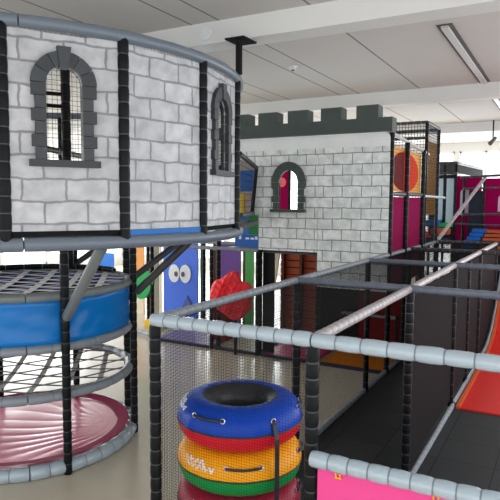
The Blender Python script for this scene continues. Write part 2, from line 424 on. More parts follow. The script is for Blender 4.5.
for i in range(NS):
    a = rp(RD, A0+ST*i, 0)
    p = post(drum, a.x, a.y, 2.10, 3.53, .040, 'black', .11)
    T, W = seg_T(i)
    if i in (0, 1, 2, 3, 16, 15):
        hole = None
        if i in (0, 2, 15): hole = arch(W/2-.012, .118, 2.672, 3.17)
        outer = [(.03, 2.20), (W-.03, 2.20), (W-.03, 3.497)] + [(W-.03-(W-.06)*k/9, 3.497+random.uniform(-.006, .006)) for k in range(1, 9)] + [(.03, 3.497)]
        panel_with_hole('stone_panel', 'stone', outer, hole, .012, T, drum)
        if hole: stone_window(drum, T, W/2-.012, .118, 2.672, 3.17, .095, .02, 'quoin', 'quoin_l')
        nb = MB().m('net'); P0 = T @ Vector((.02, .03, 2.12)); U = (T.to_3x3() @ Vector((W-.04, 0, 0))); nb.net(P0, U, (0, 0, 1.40), .032, .0024); nb.build('net', None, drum, 0)
        e = MB().m('black_matt'); e.box((.03, .02, 2.165), (W-.03, .03, 2.20), T); e.build('lower_strip', None, drum, 0)
        if i == 1:
            e = MB().m('blue_trim'); e.box((.03, -.012, 2.15), (W-.03, .015, 2.198), T); e.build('blue_strip', None, drum, 0)
    else:
        nb = MB().m('net'); P0 = T @ Vector((.02, 0, 2.12)); U = (T.to_3x3() @ Vector((W-.04, 0, 0))); nb.net(P0, U, (0, 0, 1.40), .045, .003); nb.build('net', None, drum, 0)
# ring shaped deck: the middle is open above the climbing tower
b = MB().m('foam_char'); N = 68
for i in range(N):
    a, c = 2*PI*i/N, 2*PI*(i+1)/N; ri, ro = 1.12, RD-.06
    for (p, q) in (((ri, 2.185), (ro, 2.185)), ((ro, 2.155), (ri, 2.155)), ((ri, 2.155), (ri, 2.185)), ((ro, 2.185), (ro, 2.155))):
        b.quad(rp(p[0], a, p[1]), rp(q[0], a, q[1]), rp(q[0], c, q[1]), rp(p[0], c, p[1]))
b.build('floor_deck', None, drum)
# cross beams and inner posts seen through the turret window
for s in (0, 1):
    a = rp(RD-.06, A0+ST*(7.5+s*3), 2.98); c = rp(RD-.06, A0+ST*(15-s*3)+.3, 2.98)
    b = MB().m('black'); b.tube([a, c], [.035, .035], 10); b.build('cross_bar', None, drum)
post(drum, -4.93, 4.71, 1.66, ZC-.005, .052, 'black', .2, 'centre_post')
for z in (3.44, 3.57):
    b = MB().m('black'); b.tube([(-4.93, 4.71, z), (-5.75, 3.55, z)], [.022, .022], 8); b.build('cross_bar', None, drum)
# ceiling hanger pole on the turret's right edge
hp = rp(RD+.02, A0+ST*3.02, 0)
t = thing('ceiling_support_pole', 'black support pole bolted to the ceiling beam above the right turret edge', 'pole', (hp.x, hp.y, 3.9))
b = MB().m('black'); b.tube([(hp.x, hp.y, 3.58), (hp.x, hp.y, 3.888)], [.032, .032], 14); b.build('pole', None, t)
b = MB().m('black_matt'); b.box((hp.x-.10, hp.y-.09, 3.885), (hp.x+.10, hp.y+.16, 3.9)); b.build('ceiling_plate', None, t, 0)
b = MB().m('black_matt'); b.tube([(hp.x, hp.y, 3.86), (hp.x, hp.y, 3.886)], [.048, .052], 14); b.build('collar', None, t)

# ------------------------------------------------------------------ round climbing tower under the turret
RT = 1.0
tower = thing('climbing_tower', 'round climbing tower with blue band and web nets under the turret', 'climbing tower', (CX, CY, 0))
pa = [.30, 1.30, 1.78, 2.6, -2.86, -1.8, -.75]
for a in pa:
    p = rp(RT+.07, a, 0); post(tower, p.x, p.y, 0.0, 2.06, .038, 'black', .10)
ring(tower, RT+.035, .062, .062, 'foam_light', 'base_rim', .16, depth=.09)
ring(tower, RT+.022, .705, .045, 'foam_mid', 'rim', .2, jit=.04, depth=.08)
ring(tower, RT+.022, 1.132, .042, 'foam_mid', 'rim', .2, jit=.04, depth=.08)
ring(tower, RT+.022, 1.585, .042, 'foam_strut', 'rim', .2, jit=.04, depth=.08)
ring(tower, RT-.02, 1.64, .03, 'black', 'inner_rim', .2, N=60, a0=1.9, a1=4.6)
# blue vinyl band, one sheet between posts, slightly pulled in and creased
def band(a0, a1):
    b = MB().m('blue'); n = 26; rows = 8; z0, z1 = 1.165, 1.555
    V = []
    for j in range(rows+1):
        for i in range(n+1):
            u = i/n; v = j/rows; a = a0+(a1-a0)*u
            cr = .012*math.sin(22*(u*1.3-v*.55)+a0*3)*math.sin(PI*v)*math.exp(-2.2*u) + .005*math.sin(9*u+14*v)
            V.append(rp(RT+.026-.012*math.sin(PI*u)*math.sin(PI*v)+cr, a, z0+(z1-z0)*v))
    n0 = len(b.v); b.v += [tuple(p) for p in V]
    for j in range(rows):
        for i in range(n):
            q = n0+j*(n+1)+i; b.f.append((q, q+1, q+n+2, q+n+1)); b.mi.append(0)
    o = b.build('blue_band', None, tower, 80)
    md = o.modifiers.new('t', 'SOLIDIFY'); md.thickness = .01
for a0, a1 in ((.30, 1.30), (1.30, 2.6), (2.6, 3.42), (3.42, 4.48), (4.48, 5.53), (5.53, 6.583)): band(a0, a1)
# web nets: chords across the circle
def chords(mb, R, z, ang, offs, w, t, sag=0.03):
    d = Vector((-math.sin(ang), math.cos(ang), 0)); nrm = Vector((d.y, -d.x, 0))
    for o in offs:
        if abs(o) >= R: continue
        h = math.sqrt(R*R-o*o); c = Vector((CX, CY, z))+nrm*o
        N = 6; prev = None
        for k in range(N+1):
            s = -h+2*h*k/N; q = c+d*s; q.z = z-sag*(1-((s*s+o*o)/(R*R)))
            if prev is not None: mb.strap(prev, q, w, t)
            prev = q
F = lambda lo, hi, st: [lo+st*i for i in range(int((hi-lo)/st)+1)]
w1 = MB().m('strap_w'); chords(w1, RT, 1.600, .68, F(-.75, .9, .30), .062, .006, .03); w1.build('wide_strap', None, tower, 0)
w1 = MB().m('strap_w'); chords(w1, RT, 1.604, .68+1.12, F(-.88, .92, .235), .030, .005, .03); w1.m('strap_v'); chords(w1, RT, 1.603, .68+2.02, F(-.80, .92, .235), .028, .005, .03); w1.build('web_net', None, tower, 0)
w1 = MB().m('navy_tray'); w1.tube([rp(0, 0, 1.485), rp(0, 0, 1.50)], [RT-.01, RT-.01], 60); w1.build('net_tray', None, tower)
w1 = MB().m('strap_t'); chords(w1, RT, .700, .68, F(-.75, .8, .30), .05, .006, .06); w1.build('wide_strap', None, tower, 0)
w1 = MB().m('strap_g'); chords(w1, RT, .705, .68+1.12, F(-.88, .92, .29), .020, .008, .06); chords(w1, RT, .7035, .68+2.02, F(-.78, .92, .29), .020, .008, .06); w1.build('web_net', None, tower, 0)
# raspberry vinyl mat with pulled creases fanning out from the right hand post
b = MB().m('pink_mat'); NR, NA = 60, 120; B = rp(RT-.05, 1.25, 0)
b.v.append((CX, CY, .105))
def hz(x, y):
    a = math.atan2(y-B.y, x-B.x); d = math.hypot(x-B.x, y-B.y)
    c = abs(math.sin(a*17+1.1*math.sin(d*2.1+a*4)))**.6
    f = math.exp(-((d-.75)/.75)**2)
    return .105-.006*(1-c)*f*(1 if d > .1 else d*10)+.006*math.sin(7*x+3*y)
b.v[0] = (CX, CY, hz(CX, CY))
for j in range(1, NR+1):
    R = (RT-.02)*j/NR
    for i in range(NA):
        a = 2*PI*i/NA; x = CX+R*math.cos(a); y = CY+R*math.sin(a); b.v.append((x, y, hz(x, y)))
for i in range(NA): b.f.append((0, 1+i, 1+(i+1) % NA)); b.mi.append(0)
for j in range(NR-1):
    for i in range(NA):
        p = 1+j*NA+i; q = 1+j*NA+(i+1) % NA; b.f.append((p, p+NA, q+NA, q)); b.mi.append(0)
b.build('floor_mat', None, tower, 70)
b = MB().m('magenta_e')
N = 120
for i in range(N):
    a = 2*PI*i/N; c = 2*PI*(i+1)/N; b.quad(rp(RT-.11, a, .120), rp(RT-.11, c, .120), rp(RT+.005, c, .140), rp(RT+.005, a, .140))
b.build('mat_edge_shade', None, tower, 80)  # ring in darker magenta, painted shade around the mat
# diagonal struts up to the turret rim
def strut(a, z0, R1, z1, m, r=.04, da=0):
    b = MB().m(m); p = rp(RT+.10, a, z0); q = rp(R1, a+da, z1); d = (q-p).normalized()
    b.tube([p, p+d*.02, q-d*.02, q], [r*.8, r, r, r*.8], 12); b.build('strut', None, tower)
strut(.30, 1.40, 1.86, 2.07, 'foam_strut', .043)
strut(1.30, 1.47, 1.72, 2.07, 'foam_char', .040)
strut(1.72, 1.55, 1.86, 2.07, 'foam_char', .036)
strut(2.6, 1.66, 1.5, 2.07, 'foam_char', .034, -.35)
strut(-2.86, 1.66, 1.7, 2.07, 'foam_char', .036)
strut(-.75, 1.40, 1.86, 2.07, 'foam_strut', .04)

# ------------------------------------------------------------------ rail frame in front (soft play bays)
RX0, RX1, RX2 = -2.185, -1.15, .55
CYS = [2.77, 4.87, 7.02, 9.15, 11.27]
ZB = 1.685
fr = thing('play_frame', 'black post play frame with grey foam rails along its top', 'play frame', (-1.15, 2.77, 0))
for i, y in enumerate(CYS):
    for x in (RX0, RX1, RX2):
        if i > 0 and x == RX2: continue
        r = .037 if i < 2 else .035
        post(fr, x, y, 0, ZB-.03, r, 'black', .085 if i < 2 else .14, 'post')
post(fr, RX1, 8.1, 0, ZB-.04, .03, 'black', .14)
for i, y in enumerate(CYS):
    m = 'foam_light' if i == 0 else ('foam_dark' if i in (1, 2) else 'foam_char')
    r = .040 if i == 0 else .034
    rail(fr, (RX0-.02, y, ZB), (RX1, y, ZB), r, m, .105, n=14); rail(fr, (RX1, y, ZB), (RX2+.3, y, ZB), r, m, .105 if i else .13, n=14)
for j, x in enumerate((RX0, RX1)):
    for i in range(4):
        rail(fr, (x, CYS[i]+.04, ZB), (x, CYS[i+1]-.03, ZB), (.032 if j == 0 else .033), 'foam_mid' if j == 0 else 'foam_pink_sheen', .09, 'rail', 10, .03)  # middle rail has sky sheen in its colour
# low bar, pink panel and its yellow ties
rail(fr, (RX1+.02, 2.72, 1.072), (RX2+.3, 2.72, 1.072), .043, 'foam_light', .105, 'low_rail', 14)
b = MB().m('hot_pink'); b.box((RX1+.045, 2.755, .06), (RX2+.3, 2.785, 1.03)); pk = b.build('pink_panel', None, fr, 0)
for x in (-1.0, -.51, 0, .4):
    b = MB().m('yellow_tie')
    for s in (0, .022):
        b.tube([(x+s, 2.745, 1.045), (x+s, 2.742, 1.0), (x+s, 2.75, .985)], [.0045]*3, 6)
    b.box((x-.006, 2.745, .982), (x+.028, 2.757, .99)); b.build('cable_tie', None, pk, 0)
# nets of the left bays
def net(parent, o, u, v, cell=.04, w=.004, name='net', m='net'):
    b = MB().m(m); b.net(o, u, v, cell, w); return b.build(name, None, parent, 0)
net(fr, (RX0, 2.77, .02), (RX1-RX0, 0, 0), (0, 0, ZB-.04), .017, .0010)
net(fr, (RX0, 2.77, .06), (-.085, .42, 0), (0, 0, ZB-.1), .024, .0016)
net(fr, (RX0-.085, 3.19, .06), (.085, 1.68, 0), (0, 0, ZB-.1), .024, .0016)
for i in range(1, 4): net(fr, (RX0, CYS[i], .06), (0, CYS[i+1]-CYS[i], 0), (0, 0, ZB-.1), .028, .0024)
for i in (0, 1, 2, 3): net(fr, (RX0, CYS[i], ZB-.02), (RX1-RX0, 0, 0), (0, CYS[i+1]-CYS[i], 0), .034, .0026)
# dark woven wall along the middle rail
for i in range(1, 4):
    b = MB().m('mesh_panel'); b.box((RX1-.012, CYS[i]+.03, .09), (RX1+.0, CYS[i+1]-.03, ZB-.05)); b.build('dark_panel', None, fr, 0)
# floor rails
for i in range(1, 4): rail(fr, (RX1+.035, CYS[i]+.03, .035), (RX1+.035, CYS[i+1]-.03, .035), .026, 'foam_mid', .12, 'floor_rail', 8)
rail(fr, (RX1+.035, 2.9, .035), (RX1+.035, 4.84, .035), .026, 'foam_mid', .12, 'floor_rail', 8)
for i in range(0, 4): rail(fr, (RX0, CYS[i]+.05, .04), (RX0, CYS[i+1]-.05, .04), .034, 'foam_mid', .12, 'floor_rail', 8)
# raised diagonal foam bar at the far end
rail(fr, (RX0, 11.3, ZB+.02), (-1.53, 12.55, 2.93), .034, 'foam_pink_sheen', .12, 'diagonal_bar', 10)
# dark rubber tiles inside the frame
b = MB().m('tiles'); b.box((RX0, 2.77, 0.0), (2.2, 12.4, .012)); struct('trim_5', b, smooth=0)
# red slide in the right bay
t = thing('red_slide', 'red slide lane with orange edge in the right bay of the frame', 'slide', (-.7, 7, 0))
def lane(mb, x0, x1, th, pts):
    for (ya, za), (yb, zb) in zip(pts, pts[1:]):
        A = [(x0, ya, za), (x1, ya, za), (x1, yb, zb), (x0, yb, zb)]
        mb.quad(*A); mb.quad(*[(x, y, max(.013, z-th)) for x, y, z in reversed(A)])
        mb.quad((x0, ya, max(.013, za-th)), (x0, ya, za), (x0, yb, zb), (x0, yb, max(.013, zb-th)))
        mb.quad((x1, ya, za), (x1, ya, max(.013, za-th)), (x1, yb, max(.013, zb-th)), (x1, yb, zb))
    (ya, za), (yb, zb) = pts[0], pts[-1]
    mb.quad((x0, ya, max(.013, za-th)), (x1, ya, max(.013, za-th)), (x1, ya, za), (x0, ya, za))
    mb.quad((x1, yb, max(.013, zb-th)), (x0, yb, max(.013, zb-th)), (x0, yb, zb), (x1, yb, zb))
SL = [(6.95, .03), (8.6, .035), (9.8, .05), (10.5, .20), (11.1, .52), (11.9, 1.10)]
b = MB().m('slide_red'); lane(b, -1.03, .3, .05, SL); b.build('sliding_surface', None, t, 20)
b = MB().m('orange_e'); lane(b, -1.075, -1.032, .05, [(y, z+.02) for y, z in SL]); b.build('edge', None, t, 20)
b = MB().m('foam_mid'); b.tube([(-1.10, y, z+.06) for y, z in SL[1:]], [.022]*5, 8); b.build('side_rail', None, t)

# ------------------------------------------------------------------ inflatable tubes
def tube_stack():
    names = [('t_blue', 't_red'), ('t_yel', 't_grn'), ('t_crim', 't_crim'), ('t_blue', 't_red')]
    labels = ['blue topped snow tube with red underside on top of the stack',
              'amber snow tube with green underside just below the blue topped one',
              'crimson snow tube third from the top of the stack',
              'lowest snow tube resting on the tiles under the crimson one']
    off = [(.002, 0), (.002, .0), (-.008, .012), (0, 0)]
    RM, RR = .275, .134
    for k in range(4):
        hh_ = .134 if k < 3 else .160; zc = (.458+.276*(2-k)) if k < 3 else .172; cx = -1.86+off[k][0]; cy = 3.245+off[k][1]
        t = thing('snow_tube', labels[k], 'inflatable tube', (cx, cy, zc-hh_), 'stack of snow tubes')
        rng = random.Random(k)
        def surf(phi, th):
            # th: section angle, 0 = outer, pi/2 = top
            wob = 1+.012*math.sin(phi*12+k)
            c, s = math.cos(th), math.sin(th)
            rr = RM+RR*(abs(c)**.9)*(1 if c > 0 else -1)*wob
            z = zc+hh_*(abs(s)**.9)*(1 if s > 0 else -1)
            return (cx+rr*math.cos(phi), cy+rr*math.sin(phi), z)
        def skin(name, m, ta, tb, n=14, parent=t, N=72):
            b = MB().m(m); V = []
            for i in range(N):
                for j in range(n+1): b.v.append(surf(2*PI*i/N, ta+(tb-ta)*j/n))
            for i in range(N):
                for j in range(n):
                    p = i*(n+1)+j; q = ((i+1) % N)*(n+1)+j; b.f.append((p, q, q+1, p+1)); b.mi.append(0)
            return b.build(name, None, parent, 80)
        up = skin('upper_cover', names[k][0], -.02, 1.75)
        lo = skin('lower_cover', names[k][1], -1.75, -.02)
        skin('inner_rubber', 'rubber', 1.75, 2*PI-1.75, 20)
        b = MB().m('rubber'); b.tube([surf(2*PI*i/72, -.02) for i in range(73)], [.006]*73, 8, False); b.build('piping', None, t)
        # direction facing the camera
        ph = math.atan2(-cy, -cx)
        if k < 3:
            for hphi in ((ph-.80, ph-.27) if k != 1 else (ph-.21, ph+.33), (ph+1.25, ph+1.6)):
                pts = []
                for i in range(9):
                    u = i/8; p = Vector(surf(hphi[0]+(hphi[1]-hphi[0])*u, .62 if k == 0 else .5)); c = Vector((cx, cy, p.z))
                    pts.append(tuple(p+(p-c).normalized()*(.008+.010*math.sin(PI*u))+Vector((0, 0, .006))))
                b = MB().m('rubber'); b.tube(pts, [.0085]*9, 8); h = b.build('handle', None, t)
                for e in (pts[0], pts[-1]):
                    q = Vector(e); c = Vector((cx, cy, q.z-.1)); d = (q-c).normalized(); sd = d.cross(Vector((0, 0, 1))).normalized(); u2 = sd.cross(d)
                    b = MB().m('steel'); b.tube([q-d*.006+(sd*math.cos(a)+u2*math.sin(a))*.014 for a in [2*PI*i/12 for i in range(13)]], [.0035]*13, 6); b.build('eyelet', None, h)
        # printed white script, unreadable in the photo: looping strokes on the shoulder
        if k in (0, 1):
            b = MB().m('white'); q0 = ph-1.75 if k == 0 else ph-1.02
            for row in range(2):
                for g in range(5 if row else 4):
                    th0 = (.92 if k == 0 else .62)-.24*row; pts = []
                    for i in range(11):
                        u = i/10; pphi = q0+.115*g+.07*row+.095*u; tt = th0+.075*math.sin(u*2*PI+g*1.9)+.05*math.cos(u*PI*3+g)
                        p = Vector(surf(pphi, tt)); c = Vector((cx, cy, zc)); pts.append(tuple(p+(p-c).normalized()*.002))
                    b.tube(pts, [.0055 if k else .0045]*11, 6)
            b.build('printed_lettering', None, up)
        if k == 0:
            p = Vector(surf(ph+.53, .55)); d = Vector((math.cos(ph+.53), math.sin(ph+.53), 0))
            a = [p+d*.004, p+d*.02+Vector((0, 0, -.02)), p+d*.05+Vector((0, 0, -.10)), p+d*.05+Vector((0, 0, -.85))]
            b = MB().m('rubber')
            sn = d
            for u, v in zip(a, a[1:]): b.strap(u, v, .028, .006, sn if abs((v-u).normalized().z) > .6 else Vector((0, 0, 1)))
            b.build('hanging_strap', None, t, 0)
            b = MB().m('steel'); sd = d.cross(Vector((0, 0, 1))); u2 = sd.cross(d)
            b.tube([p+d*.008+(sd*math.cos(x)+u2*math.sin(x))*.016 for x in [2*PI*i/12 for i in range(13)]], [.004]*13, 6); b.build('eyelet', None, t)
tube_stack()

# ------------------------------------------------------------------ castle
YC = 7.89; XL, XR = -4.95, -2.185
cas = thing('castle', 'printed stone castle front with dark green grey battlements', 'castle', (-3.2, YC, 0))
I = Matrix.Translation((0, YC, 0))
# left wall sheet with bridge doorway notch, right wall sheet
outerL = [(XL, 3.18), (XL, 2.98), (-4.52, 3.06), (-4.26, 2.915), (-4.33, 2.22), (-4.20, 2.22), (-4.20, 1.672), (-3.232, 1.672), (-3.232, 3.18)]
ca, half = -3.695, .158
panel_with_hole('stone_panel', 'stone_c', outerL, arch(ca, half, 2.30, 2.70, 14, 1.12), .02, I, cas)
panel_with_hole('stone_panel', 'stone_c', [(-3.227, 1.17), (XR, 1.17), (XR, 3.18), (-3.227, 3.18)], None, .02, I, cas)
top = [(XL, 3.18), (XR, 3.18), (XR, 3.29)] + [(XR-.085+.085*math.cos(t*PI/12), 3.285+.085*math.sin(t*PI/12)) for t in range(0, 7)] + [(XL, 3.37)]
b = MB().m('marble'); b.prism(top, -.006, .024, I); b.build('marble_band', None, cas, 0)
b = MB().m('black_matt'); b.box((-4.208, YC+.001, 1.655), (-3.23, YC+.03, 1.68)); b.build('lower_strip', None, cas, 0)
stone_window(cas, I, ca, half, 2.30, 2.70, .112, .02, 'castle_g', 'castle_g', 1.12, key=False, quoins=4, y0=-.045, y1=.03)
# battlements
bt = MB().m('castle_g'); bt.box((XL, YC-.06, 3.372), (-2.15, YC+.16, 3.56)); bo = bt.build('battlement_base', None, cas, 0)
for (xa, xb) in ((-4.72, -4.36), (-4.19, -3.875), (-3.70, -3.385), (-3.18, -2.87), (-2.655, -2.345)):
    b = MB().m('castle_g'); b.box((xa, YC-.06, 3.56), (xb, YC+.16, 3.735)); b.build('merlon', None, cas, 0)
# frame behind: corner posts, side panels
for (x, y, z1) in ((XR+.01, YC+.04, 3.36), (XR+.02, 8.76, 3.3), (XR+.02, 9.85, 3.28), (XL, YC+.04, 3.36), (-3.23, YC+.06, 3.36), (-4.2, YC+.06, 1.66)):
    post(cas, x, y, 0, z1, .036, 'black', .12)
rail(cas, (XR+.0, YC+.02, 3.36), (XR, 10.3, 3.24), .026, 'foam_pink_sheen', .12, 'side_rail')
b = MB().m('magenta'); b.box((XR-.02, YC+.09, 1.2), (XR-.008, 9.83, 2.49)); b.build('magenta_panel', None, cas, 0)
b = MB().m('foam_char'); b.tube([(XR-.0, YC+.07, 2.53), (XR, 9.83, 2.54)], [.032, .032], 10); b.build('mid_rail', None, cas)
b = MB().m('amber'); b.box((XR-.03, YC+.09, 2.57), (XR-.018, 9.83, 3.2)); am = b.build('amber_panel', None, cas, 0)
b = MB().m('brick_red'); n = 36
# the disc stands against the amber panel
cy_, cz_, ry_, rz_ = 8.80, 2.865, .80, .29
P = [(cy_+ry_*math.cos(2*PI*i/n), cz_+rz_*math.sin(2*PI*i/n)) for i in range(n)]
b.quad(*[(XR-.004, y, z) for y, z in P]); b.quad(*[(XR-.017, y, z) for y, z in reversed(P)])
for i in range(n):
    j = (i+1) % n; b.quad((XR-.017, P[i][0], P[i][1]), (XR-.017, P[j][0], P[j][1]), (XR-.004, P[j][0], P[j][1]), (XR-.004, P[i][0], P[i][1]))
b.build('red_disc', None, am, 0)
b = MB().m('dark_red'); b.box((XR-.004, 8.02, 2.60), (XR-.002, 8.72, 3.13))
P2 = [(y, z) for y, z in P if y < 8.74]
b = MB().m('dark_red'); b.quad(*[(XR+.001, y, z) for y, z in P2]); b.quad(*[(XR-.0035, y, z) for y, z in reversed(P2)]); b.build('dark_half_disc', None, am, 0)
net(cas, (XR+.02, YC+.08, 1.2), (0, 1.9, 0), (0, 0, 2.05), .05, .0025)
b = MB().m('foam_char'); b.box((XL+.05, YC+.1, 1.62), (XR-.05, 10.0, 1.67)); b.build('upper_floor', None, cas, 0)
# inside, seen through the castle window: dark maroon board with a pale round sign
b = MB().m('magenta'); b.box((-4.95, 9.92, 1.7), (-4.645, 9.95, 3.2)); bo = b.build('maroon_board', None, cas, 0)
b = MB().m('coral_l'); b.tube([(-4.79, 9.918, 2.78), (-4.79, 9.905, 2.78)], [.09, .09], 20); b.build('round_sign', None, bo)
b = MB().m('black'); b.tube([(-3.72, 7.96, 1.7), (-3.72, 7.96, 3.3)], [.022, .022], 8); b.build('inner_post', None, cas)
# tall net cell behind the castle's right corner
tc_ = thing('net_lookout', 'tall black netted lookout cell rising behind the right end of the castle', 'play structure', (-2.6, 10.6, 0))
for (x, y) in ((-2.177, 10.08), (-2.177, 11.08), (-3.2, 10.08), (-3.2, 11.08)): post(tc_, x, y, 0, 3.76, .03, 'black', .12)
for (a, c) in (((-3.2, 10.08, 3.76), (-2.16, 10.08, 3.76)), ((-3.2, 11.08, 3.74), (-2.16, 11.08, 3.74)), ((-3.2, 10.08, 3.5), (-2.16, 10.08, 3.5)), ((-2.177, 10.08, 3.76), (-2.177, 11.08, 3.76)), ((-3.2, 10.08, 3.76), (-3.2, 11.08, 3.76))):
    rail(tc_, a, c, .028, 'foam_char', .12)
net(tc_, (-3.2, 10.08, 1.7), (1.02, 0, 0), (0, 0, 2.04), .05, .007)
net(tc_, (-2.17, 10.08, 1.7), (0, 1.0, 0), (0, 0, 2.04), .05, .007)
b = MB().m('ochre'); b.box((-2.215, 10.12, 2.2), (-2.20, 11.05, 3.48)); b.build('ochre_panel', None, tc_, 0)
rail(tc_, (-2.15, 9.9, 2.52), (-2.0, 10.9, 2.5), .025, 'foam_light', .12)

# ------------------------------------------------------------------ things at the foot of the castle, along the far side of the hall floor
def floor_pad(m, x0, x1, label, y0=YC+.02, y1=9.0):
    t = thing('floor_mat', label, 'floor mat', ((x0+x1)/2, (y0+y1)/2, 0), 'floor mats in front of the castle row')
    board(t, 'pad', m, (x0, y0, 0.0), (x1, y1, .045)); board(t, 'front_edge', 'navy', (x0, y0-.03, 0), (x1, y0-.001, .05))
floor_pad('lavender', -6.25, -5.12, 'flat lavender floor mat below the blue board with eyes')
floor_pad('mat_beige', -5.0, -4.26, 'beige floor mat between the lavender and the pink mats')
floor_pad('mat_pink', -4.15, -3.28, 'pink floor mat seen beside the stack of snow tubes')
floor_pad('orange', -3.15, -2.24, 'bright orange floor mat under the right end of the castle')
row = thing('board_frame', 'low black post frame that carries the coloured boards beside the castle', 'play frame', (-5.6, YC, 0))
for x in (-6.28, -5.06, -4.21): post(row, x, YC, 0, 1.64, .036, 'black', .12)
for x in (-7.3, -5.975): post(row, x, 9.05, 0, 1.64, .036, 'black', .12)
rail(row, (-7.4, 9.0, 1.66), (-5.06, 9.0, 1.66), .03, 'foam_mid', .12)
rail(row, (-6.3, YC, 1.66), (-4.21, YC, 1.66), .03, 'foam_mid', .12)
rail(row, (-7.9, 8.6, .05), (-6.3, 7.95, .05), .035, 'foam_mid', .12, 'floor_rail')

def facepanel(name, m, x0, x1, y, z0, z1, label, cat='board', t=.05):
    o = thing(name, label, cat, ((x0+x1)/2, y, z0)); bd = board(o, 'board', m, (x0, y, z0), (x1, y+t, z1)); return o, bd
whale, bd = facepanel('eye_board', 'whale_blue', -6.90, -6.11, 9.02, .046, 1.62, 'tall cobalt blue board with two big white cartoon eyes')
for (x, z) in ((-6.63, 1.03), (-6.37, 1.035)):
    b = MB().m('white'); n = 24
    P = [(x+.128*math.cos(2*PI*i/n), z+.175*math.sin(2*PI*i/n)) for i in range(n)]
    b.prism(P, -.02, -.001, Matrix.Translation((0, 9.02, 0))); e = b.build('eye', None, whale, 0)
    xx = x+(.05 if x < -6.5 else -.05); b = MB().m('pupil'); P = [(xx+.04*math.cos(2*PI*i/n), z-.01+.05*math.sin(2*PI*i/n)) for i in range(n)]
    b.prism(P, -.03, -.021, Matrix.Translation((0, 9.02, 0))); b.build('pupil', None, e, 0)
b = MB().m('slate_blue'); b.prism([(-6.45, .28), (-6.2, .25), (-6.22, .45), (-6.33, .62), (-6.42, .44)], -.02, -.001, Matrix.Translation((0, 9.02, 0))); b.build('fin', None, whale, 0)
# other boards
def simple(name, m, x0, x1, y, z0, z1, label, cat='board', t=.05):
    b = MB().m(m); b.box((x0, y, z0), (x1, y+t, z1)); return tag(b.build(name, None, None, 0), label, cat)
simple('purple_board', 'purple', -5.72, -5.285, 9.2, 0, 1.62, 'purple board standing behind the red coral shape')
simple('green_board', 'green', -5.17, -5.01, 9.2, 0, 1.60, 'green board between the purple board and the castle opening')
simple('green_strip_board', 'green_d', -6.155, -6.07, 9.2, 0, 1.62, 'narrow deep green strip right of the board with eyes')
simple('brown_post', 'brown', -5.87, -5.81, 9.2, 0, 1.62, 'narrow brown post left of the purple board', 'post')
simple('brown_upright', 'brown', -5.25, -5.205, 9.25, 0, 1.62, 'thin brown upright between the purple and the green boards', 'post')
pb = simple('peach_board', 'peach', -8.15, -7.88, 9.6, 0, 1.75, 'peach orange board behind the green leaf shape')
b = MB().m('cream'); b.box((-8.16, 9.585, 0), (-7.87, 9.599, .72)); b.build('cream_skirt', None, pb, 0)
simple('cream_board', 'cream', -7.62, -7.42, 9.6, 0, 1.75, 'cream strip board right of the peach board')
simple('beige_board', 'mat_beige', -7.3, -7.18, 9.2, 0, 1.62, 'narrow beige board left of the board with eyes')
simple('yellow_block', 'yellow', -7.12, -6.72, 8.7, 0, .12, 'yellow foam block on the floor before the board with eyes', 'block', .25)
simple('blue_block', 'cobalt', -13.35, -12.7, 14.0, 0, .75, 'bright blue block far behind the round tower near the windows')
# green rounded leaf-like shape
b = MB().m('leaf_green'); n = 28
P = [(-6.45+(.19+.02*math.sin(3*t))*math.cos(t)*1.0+.06*math.sin(t), .955+.25*math.sin(t)) for t in [2*PI*i/n for i in range(n)]]
b.prism(P, 0, .05, Matrix.Translation((0, 7.86, 0))); lf = tag(b.build('leaf_panel', None, None, 0), 'bright green rounded leaf panel beside the round tower', 'panel')
b = MB().m('brown'); b.tube([(-6.33, 7.93, 0.0), (-6.33, 7.93, 1.15)], [.025, .025], 8); b.build('stem', None, lf)
# red coral: lumpy relief with ridges
co = thing('coral_panel', 'large red lumpy coral shaped panel in front of the purple board', 'panel', (-4.55, 7.7, 0))
out = [(-5.07, 1.00), (-4.98, 1.16), (-4.80, 1.20), (-4.66, 1.28), (-4.52, 1.34), (-4.40, 1.32), (-4.34, 1.16), (-4.22, 1.18), (-4.08, 1.12), (-4.06, .98), (-4.14, .86), (-4.06, .78), (-4.20, .70), (-4.28, .61), (-4.42, .57), (-4.56, .56), (-4.68, .63), (-4.86, .68), (-4.98, .76), (-5.10, .86)]
# smooth the outline
def chaikin(P, k=2):
    for _ in range(k):
        Q = []
        for i in range(len(P)):
            a, c = P[i], P[(i+1) % len(P)]; Q += [(a[0]*.75+c[0]*.25, a[1]*.75+c[1]*.25), (a[0]*.25+c[0]*.75, a[1]*.25+c[1]*.75)]
        P = Q
    return P
b = MB().m('coral'); P = chaikin([(-4.585+(x+4.55)*.76, z) for x, z in out], 3); cxx, czz = -4.585, .92; RN = 22
for j in range(RN+1):
    s = 1-j/(RN+1)
    for i, (x, z) in enumerate(P):
        X_ = cxx+(x-cxx)*s; Z_ = czz+(z-czz)*s; h = .09*math.sqrt(1-s*s)+(.030*math.sin(X_*46+Z_*14)*math.sin(Z_*40-X_*13)+.018*math.sin(X_*83-Z_*37))*(1-s**6); b.v.append((cxx+(x-cxx)*s, 7.72-h, czz+(z-czz)*s))
K = len(P)
for j in range(RN):
    for i in range(K):
        k2 = (i+1) % K; b.f.append((j*K+i, (j+1)*K+i, (j+1)*K+k2, j*K+k2)); b.mi.append(0)
b.f.append(tuple(RN*K+i for i in range(K))); b.mi.append(0)
n0 = len(b.v); b.v += [(x, 7.76, z) for x, z in P]
b.f.append(tuple(n0+i for i in reversed(range(K)))); b.mi.append(0)
for i in range(K): k2 = (i+1) % K; b.f.append((i, k2, n0+k2, n0+i)); b.mi.append(0)
b.build('coral_body', None, co, 60)
